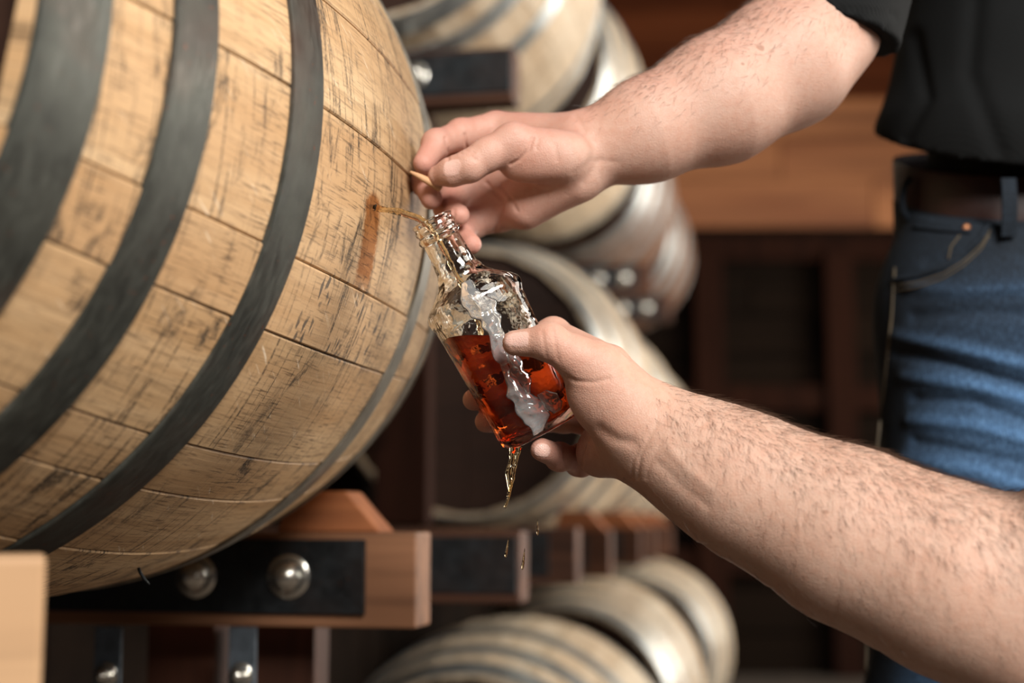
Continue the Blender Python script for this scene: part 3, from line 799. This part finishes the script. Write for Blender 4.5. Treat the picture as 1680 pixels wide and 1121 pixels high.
# whiskey: the inside of the bottle below a level surface
zi2 = [12, 14, 16, 20, 26, 34, 42, 50] + list(range(60, 226, 8)) + [232, 240, 247]
v, f = loft([(sect(p_in(z) + 1.0, z), z - (.6 if z < 13 else 0)) for z in zi2])
bm = bmesh.new(); vs = [bm.verts.new(p) for p in v]
for q in f: bm.faces.new([vs[k] for k in q])
bmesh.ops.recalc_face_normals(bm, faces=bm.faces[:])
lvl = at(760, 555, .985); Mi = RMAT.transposed()
pl = Mi @ (lvl - Vector(BB)); pn = Mi @ Vector((0, 0, 1))
r = bmesh.ops.bisect_plane(bm, geom=bm.verts[:] + bm.edges[:] + bm.faces[:], plane_co=pl, plane_no=pn, clear_outer=True)
ed = [e for e in r['geom_cut'] if isinstance(e, bmesh.types.BMEdge)]
bmesh.ops.holes_fill(bm, edges=bm.edges[:]) if not ed else bmesh.ops.contextual_create(bm, geom=ed)
bmesh.ops.recalc_face_normals(bm, faces=bm.faces[:])
me = bpy.data.meshes.new('whiskey'); bm.to_mesh(me); bm.free()
wk = link('whiskey', me, M_WHISKEY, bottle, True); me.set_sharp_from_angle(angle=R_(50))
# lumpy film of spirit down the bottle front, window reflection painted as white
from mathutils import noise as mn
def front_y(x, z):               # front surface (towards camera) of the outer glass at lateral x
    pts = sect(p_out(z), z); best = 0
    pr = sorted(p for p in pts if p[1] < 0)
    return np.interp(x, [p[0] for p in pr], [p[1] for p in pr])
def film(name, path, seed, parent, mat):
    v = []; f = []; nu = 13
    nz = 64
    zz = np.linspace(path[0][0], path[-1][0], nz)
    xc = np.interp(-zz, [-p[0] for p in path], [p[1] for p in path]); hw = np.interp(-zz, [-p[0] for p in path], [p[2] for p in path])
    for i in range(nz):
        edge = math.sin(math.pi * i / (nz - 1)) ** .35
        for k in range(nu):
            u = -1 + 2 * k / (nu - 1)
            jit = 1 + .45 * mn.noise((seed, zz[i] * .06, 3 * (u > 0)))
            x = xc[i] + u * hw[i] * jit
            hgt = (1 - abs(u) ** 2.4) * edge * (1.6 + 7.5 * max(0, .30 + mn.noise((x * .09 + seed, zz[i] * .045, 1.3)) + .6 * mn.noise((x * .22, zz[i] * .12, seed))))
            v.append((x * SP, (front_y(x, zz[i]) + .6 - hgt) * SP, zz[i] * SP))
    nf = len(v)
    for i in range(nz):
        for k in range(nu):
            x, y, z_ = v[i * nu + k]; v.append((x, (front_y(x / SP, zz[i]) + .9) * SP, z_))
    for i in range(nz - 1):
        for k in range(nu - 1):
            a = i * nu + k; f.append((a, a + 1, a + nu + 1, a + nu)); f.append((nf + a, nf + a + nu, nf + a + nu + 1, nf + a + 1))
        a = i * nu; f.append((a, a + nu, nf + a + nu, nf + a)); a += nu - 1; f.append((a, nf + a, nf + a + nu, a + nu))
    a = 0
    for k in range(nu - 1):
        f.append((k, nf + k, nf + k + 1, k + 1)); b = (nz - 1) * nu + k; f.append((b, b + 1, nf + b + 1, nf + b))
    return pyd(name, v, f, mat, parent, True)
film('running_spirit', [(276, 4, 8), (255, 0, 17), (232, 4, 24), (205, 10, 18), (180, 8, 12), (150, 0, 12), (128, 2, 9)], 2.3, bottle, M_FILM)
film('running_spirit', [(160, 14, 5), (140, 16, 9), (110, 12, 12), (85, 14, 8), (70, 10, 4)], 4.9, bottle, M_FILM)
film('running_spirit', [(132, -4, 6), (105, -6, 9), (80, -4, 16), (58, -2, 19), (40, 2, 22), (24, 4, 20), (6, -8, 9)], 9.4, bottle, M_FILM)
film('running_spirit', [(62, 30, 8), (48, 36, 14), (34, 38, 15), (22, 36, 8)], 7.1, bottle, M_FILM)

# ------------------------------------------------------------------ spirit: stream from the barrel, drips from the bottle
hp = BC + Matrix.Rotation(-YAW, 3, 'Z') @ Vector((rad(HT) * math.cos(HA), HT, rad(HT) * math.sin(HA)))
def wob(pts, rads, n, seed, amp):
    P = []; Rr = []
    for i in range(n):
        u = i / (n - 1) * (len(pts) - 1); k = min(int(u), len(pts) - 2); w_ = u - k
        p = Vector(pts[k]).lerp(Vector(pts[k + 1]), w_)
        P.append(p + amp * mn.noise_vector((seed, i * .35, 0)) * min(1, i / 4)); Rr.append((rads[k] * (1 - w_) + rads[k + 1] * w_) * (1 + .28 * mn.noise((i * .4, seed, 0))))
    return P, Rr
mouth = Vector(BM)
P_, R2 = wob([hp - EX * .002, at(645, 346, .999), at(668, 351, .996), at(690, 360, .994), at(713, 382, .992), at(736, 425, .993), at(760, 470, .995), at(780, 520, .997), at(790, 552, .998)],
            [.0020, .0023, .0026, .0026, .0022, .0020, .0020, .0022, .002], 40, 1.1, .0008)
v, f = tube(P_, R2, 12)
tag(pyd('whiskey_stream', v, f, M_SPIRIT, None, True), 'thin amber stream arcing from the barrel into the bottle mouth', 'liquid')
for k, (pts, rr, sd) in enumerate([([at(842, 733, .985), at(840, 752, .985), at(834, 775, .985), at(836, 800, .985), at(829, 833, .985)], [.0026, .0017, .0024, .0014, .0009], 3.3),
                                   ([at(853, 733, .983), at(848, 752, .983), at(843, 775, .983), at(838, 796, .984), at(835, 815, .985)], [.0019, .0013, .0017, .0012, .0005], 8.2)]):
    P_, R2 = wob(pts, rr, 30, sd, .0009)
    v, f = tube(P_, R2, 10)
    tag(pyd('spirit_drip', v, f, M_SPIRIT, None, True), ('longer left' if k == 0 else 'shorter right') + ' strand of spirit trickling off the bottle base', 'liquid', 'drips off the bottle')
for k, (x0, y0, x1, y1, lab) in enumerate([(835, 881, 829, 916, 'leftmost falling drop below the bottle'), (861, 900, 857, 935, 'lowest falling drop below the bottle'), (882, 852, 882, 879, 'rightmost falling drop below the bottle')]):
    a, b = at(x0, y0, .985), at(x1, y1, .985)
    v, f = tube([a.lerp(b, q) for q in (0, .25, .5, .75, .92, 1)], [.0001, .0005, .0008, .0010, .0008, .0002], 8)
    tag(pyd('spirit_drop', v, f, M_SPIRIT, None, True), lab, 'drop', 'falling drops')
# the little wooden peg in the pinching fingers
M_PEG = plank_mat('pale_peg_wood', (.66, .38, .20), (.50, .26, .12), 'x', 2, False)
v, f = tube([at(672.5, 281.5, 1.05), at(674, 282.3, 1.05), at(689, 290, 1.051), at(704, 298, 1.053), at(722, 308, 1.058)], [.0006, .0011, .0022, .0029, .0034], 14)
tag(pyd('wooden_peg', v, f, M_PEG, None, True), 'small pale tapered wooden peg pinched between thumb and finger', 'peg')

# ------------------------------------------------------------------ clothing of the standing person
tag(person1, 'person in black shirt and blue jeans, bare arm reaching to the barrel with a peg', 'person')
tag(person2, 'person reaching in from the right, only a bare hairy forearm and hand holding the bottle', 'person')
def cloth_mat(name, col, scale=900, worn=None):
    t = NT(name); c = t.coord(); x, y, z_ = t.sep(c)
    n1 = t.noise(c, 14, 4, .6); wv = t.n('ShaderNodeTexWave', wave_type='BANDS', bands_direction='DIAGONAL'); t.set(wv.inputs['Vector'], c)
    wv.inputs['Scale'].default_value = scale / 6; wv.inputs['Distortion'].default_value = 1.2
    n2 = t.noise(t.mul(c, (1, 1, .35)), scale * .55, 2, .7)
    cc = t.mix(t.ramp(n1, .3, .7), [q * .75 for q in col], col)
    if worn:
        fd = t.n('ShaderNodeAttribute', attribute_name='fade').outputs['Fac']  # holds real wear and the shade painted in at the top
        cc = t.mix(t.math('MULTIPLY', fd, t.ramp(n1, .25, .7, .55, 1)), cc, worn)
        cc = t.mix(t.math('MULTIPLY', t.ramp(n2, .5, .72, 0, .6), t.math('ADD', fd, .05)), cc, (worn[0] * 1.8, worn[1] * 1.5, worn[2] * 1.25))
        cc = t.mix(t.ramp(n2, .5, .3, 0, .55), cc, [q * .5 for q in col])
    t.bump(t.math('ADD', n2, t.math('MULTIPLY', wv.outputs['Fac'], .6)), .3, .0007)
    return t.fin(cc, .85, 0, Specular_IOR_Level=.2)
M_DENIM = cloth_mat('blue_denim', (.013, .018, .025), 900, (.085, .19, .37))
M_SHIRT = cloth_mat('black_shirt_cloth', (.0032, .0036, .0037), 700)
M_BELT = plain('dark_brown_leather', (.022, .007, .005), .5, 0, 60, .4, .2)
M_THREAD = plain('tan_thread', (.07, .052, .03), .8)
M_RIVET = plain('copper_rivet', (.25, .10, .04), .5, .6)
M_BOOT = plain('brown_boot_leather', (.07, .035, .02), .5)
def floorpt(x, y, z): return np.array((x, y, z))
xr, xl = at(1570, 1250, 1.41).x, at(1950, 1250, 1.42).x
FJ = Field((at(1380, 400, 1.40).x - .02, 1.18, .02), (at(2140, 400, 1.42).x + .03, 1.66, CZ + .37), .0042)
kr, kl = floorpt(xr, 1.43, .52), floorpt(xl, 1.43, .52)
FJ.group([cone(J(1640, 330, 1.42, 150), J(1890, 330, 1.42, 150)), cone(J(1625, 520, 1.405, 166), J(1900, 520, 1.42, 166)), cone(J(1625, 520, 1.405, 166), J(1575, 1250, 1.41, 152)), cone(J(1905, 520, 1.42, 166), J(1950, 1250, 1.42, 152)),
          ('c', J(1575, 1250, 1.41, 152)[0], J(1575, 1250, 1.41, 152)[1], kr, .078), ('c', J(1950, 1250, 1.42, 152)[0], .092, kl, .078),
          ('c', kr, .078, floorpt(xr, 1.45, .10), .066), ('c', kl, .078, floorpt(xl, 1.45, .10), .066)], .05, 0, m=.06, cut=(np.array((0, 1.415, CZ + .312)), np.array((0, -.355, .935))))
FJ.close()
VJ, QJ = largest(*FJ.mesh()); VJ = smooth_mesh(VJ, QJ, 4)
WR = [([(1490, 470), (1560, 478), (1700, 470)], 9, -.0040), ([(1500, 520), (1620, 512), (1720, 520)], 10, .0034), ([(1470, 552), (1580, 575), (1720, 612)], 9, -.0050), ([(1470, 578), (1560, 600), (1720, 645)], 8, .0050),
      ([(1480, 618), (1600, 635), (1720, 668)], 9, -.0040), ([(1500, 655), (1600, 662), (1720, 705)], 8, .0036), ([(1490, 690), (1600, 700), (1720, 735)], 9, -.0040), ([(1500, 725), (1620, 750), (1720, 770)], 8, .0036),
      ([(1480, 752), (1600, 775), (1720, 815)], 9, -.0036), ([(1490, 800), (1620, 830), (1720, 850)], 9, .0030), ([(1520, 430), (1640, 400)], 8, .0025)]
VJ = creases(VJ, QJ, WR)
NJ = normals(VJ, QJ); pxj, dj = topx(VJ)
rid = sum(np.exp(-(seg_dist(pxj, p) / 13) ** 2) for p, w_, d_ in WR if d_ < 0)
fade_shade = np.clip((-(NJ @ np.array((-.28, .96, 0))) - .12) * 1.1, 0, 1) * np.clip(.30 + .75 * rid + .3 * fade(pxj[:, 1], 480, 760), 0, 1) * fade(pxj[:, 1], 400, 660)  # worn front and ridges; shirt and arm shade painted in towards the top
jeans = np_mesh('jeans', VJ, QJ, M_DENIM, person1, P1, {'fade': fade_shade})
from mathutils.bvhtree import BVHTree
bvj = BVHTree.FromPolygons([Vector(p) for p in VJ], [tuple(int(i) for i in q) for q in QJ])
def on_jeans(px, py, off=.0015):
    o = Vector((0, 0, CZ)); dr = (at(px, py, 1) - o).normalized(); h = bvj.ray_cast(o, dr, 4)
    return (h[0] - dr * off) if h[0] is not None else at(px, py, 1.36)
def resample(pts, n):
    pts = np.array(pts, float); L = np.r_[0, np.cumsum(np.linalg.norm(np.diff(pts, axis=0), axis=1))]; u = np.linspace(0, L[-1], n)
    return np.stack([np.interp(u, L, pts[:, k]) for k in (0, 1)], 1)
def seam(name, pts, r, mat, n=30, off=.001):
    v, f = tube([on_jeans(x, y, off) - P1 for x, y in resample(pts, n)], r, 6); return pyd(name, v, f, mat, jeans, True)
PO = [(1622, 368), (1608, 392), (1580, 418), (1545, 440), (1500, 455), (1464, 460)]
seam('pocket_edge', PO, .0028, M_DENIM)
seam('pocket_stitching', [(x + 3, y + 9) for x, y in PO], .0009, M_THREAD)
seam('pocket_stitching', [(x + 1, y + 18) for x, y in PO], .0008, M_THREAD)
seam('coin_pocket_edge', [(1500, 372), (1545, 378), (1592, 380)], .0022, M_DENIM)
seam('coin_pocket_stitching', [(1556, 425), (1560, 405), (1575, 386)], .0010, M_THREAD)
seam('side_seam', [(1468, 440), (1463, 520), (1450, 640), (1436, 760), (1424, 1000), (1420, 1110)], .0013, M_THREAD, 60)
v, f = lathe([(.0042, 0), (.004, .001), (.002, .0016), (.0001, .0017)], 16)
rv = pyd('rivet', v, f, M_RIVET, jeans, True); rv.location = on_jeans(1586, 374, .001) - P1; rv.rotation_euler = (math.pi / 2, 0, 0)
def ring_band(name, zc, hh, a, b, th, mat, parent, cx, cy, tilt=0.0, n=96, lid=False):
    v = []; f = []
    pr = [(-hh, 0), (-hh, th), (-hh + .003, th + .001), (hh - .003, th + .001), (hh, th), (hh, 0)]
    for k in range(n):
        q = 2 * math.pi * k / n; e = 2.6; c_, s_ = math.cos(q), math.sin(q); g = (abs(c_) ** e + abs(s_) ** e) ** (-1 / e)
        for z_, t_ in pr: v.append(((a + t_) * g * c_ + cx, (b + t_) * g * s_ + cy, zc + z_ + tilt * (b + t_) * g * s_))
    m = len(pr)
    for k in range(n):
        k2 = (k + 1) % n
        for i in range(m):
            i2 = (i + 1) % m; f.append((k * m + i, k2 * m + i, k2 * m + i2, k * m + i2))
    if lid: f.append(tuple(k * m + m - 1 for k in range(n)))
    return pyd(name, v, f, mat, parent, True)
wc = at(1765, 362, 1.42)
ring_band('waistband', CZ + .2958, .019, .166, .100, .004, M_DENIM, person1, wc.x - P1.x, 1.415 - P1.y, .38)
ring_band('belt', CZ + .334, .023, .164, .099, .005, M_BELT, person1, wc.x - P1.x, 1.415 - P1.y, .38, lid=True)
def loop(px, wid, yoff, nm='belt_loop'):
    p0, p1 = at(px, 292, 1.30), at(px, 388, 1.305)
    pts = [p0.lerp(p1, q / 8) + Vector((0, yoff - .004 * math.sin(math.pi * q / 8), 0)) for q in range(9)]
    v = []; f = []
    for p in pts:
        for dx, dy in ((-wid, 0), (wid, 0), (wid, .003), (-wid, .003)): v.append(p + Vector((dx, dy, 0)) - P1)
    for i in range(8):
        for k in range(4): f.append((i * 4 + k, i * 4 + (k + 1) % 4, i * 4 + 4 + (k + 1) % 4, i * 4 + 4 + k))
    f.append((3, 2, 1, 0)); f.append((32, 33, 34, 35))
    return pyd(nm, v, f, M_DENIM, jeans)
loop(1655, .0068, .0)
lp = [at(1494, 292, 1.40), at(1484, 305, 1.40), at(1480, 325, 1.40), at(1482, 345, 1.40), at(1492, 362, 1.40)]
v, f = tube([p - P1 for p in lp], .0032, 8); pyd('belt_loop', v, f, M_DENIM, jeans, True)
for x_ in (xr, xl):
    FB = Field((x_ - .09, 1.14, -.01), (x_ + .09, 1.58, .22), .005)
    FB.group([('c', floorpt(x_, 1.45, .16), .058, floorpt(x_, 1.45, .06), .055), ('c', floorpt(x_, 1.44, .052), .05, floorpt(x_, 1.23, .045), .042)], .04, 0, m=.05); FB.flat(2, .002)
    V_, Q_ = largest(*FB.mesh()); np_mesh('boot', smooth_mesh(V_, Q_, 2), Q_, M_BOOT, person1, P1)
# shirt
hem = at(1435, 222, 1.41).z - .13
hq = [np.array(at(*q)) for q in ((1435, 224, 1.41), (1560, 268, 1.29), (1720, 284, 1.27))]
hn = np.cross(hq[1] - hq[0], hq[2] - hq[0]); hn *= -np.sign(hn[2]) / np.linalg.norm(hn)
FS = Field((at(1200, 0, 1.13).x - .03, .98, hem - .01), (at(2160, 0, 1.45).x, 1.70, hem + .62), .0042)
FS.group([cone(J(1680, -560, 1.46, 175), J(1672, 80, 1.42, 176)), cone(J(1900, -560, 1.46, 165), J(1890, 80, 1.42, 172)), cone(J(1672, 80, 1.42, 176), J(1640, 240, 1.41, 203)), cone(J(1890, 80, 1.42, 172), J(1900, 240, 1.41, 203)),
          cone(J(1680, -560, 1.46, 165), J(1900, -560, 1.46, 165)), cone(J(1672, 120, 1.41, 172), J(1890, 120, 1.41, 170))], .03, 0, m=.06, cut=(hq[0], hn))
FS.group([cone(J(1650, 60, 1.43, 120), J(1650, 330, 1.43, 120)), cone(J(1880, 60, 1.43, 120), J(1880, 330, 1.43, 120)), cone(J(1650, 330, 1.43, 120), J(1880, 330, 1.43, 120))], .03, .004, m=.05)
hp0, hp1 = np.array(at(1290, 2, 1.10)), np.array(at(1440, 47, 1.10)); tt = (hp1 - hp0) / np.linalg.norm(hp1 - hp0); cutn = np.cross(tt, FWn); cutn *= -np.sign(cutn[2])
FS.group([cone(J(1352, 60, 1.15, 124), J(1385, -150, 1.20, 140)), cone(J(1385, -150, 1.20, 135), J(1500, -480, 1.36, 185)), cone(J(1500, -480, 1.36, 185), J(1660, -560, 1.44, 185))], .03, .02, m=.05, cut=(hp1, cutn))
FS.close()
VS, QS = largest(*FS.mesh()); VS = smooth_mesh(VS, QS, 4)
VS = creases(VS, QS, [([(1500, 60), (1520, 160), (1480, 230)], 12, .005), ([(1600, 0), (1590, 120), (1640, 250)], 16, .004), ([(1300, -5), (1400, 20), (1470, 26)], 5, .002)])
shirt = np_mesh('shirt', VS, QS, M_SHIRT, person1, P1)
# sleeve end of the other person's shirt, outside the picture
FP2 = Field(np.array(upa2[1][0]) - .13, np.array(upa2[2][0]) + .13, .004)
cn = np.array(upa2[1][0]) - np.array(upa2[2][0]); cn /= np.linalg.norm(cn)
FP2.group([('c', upa2[1][0], upa2[1][1] + .014, upa2[2][0], upa2[2][1] + .02)], .01, 0, m=.05, cut=(np.array(upa2[1][0]) + cn * .005, cn)); FP2.close()
V_, Q_ = largest(*FP2.mesh()); np_mesh('shirt_sleeve', smooth_mesh(V_, Q_, 2), Q_, M_SHIRT, person2, P2)
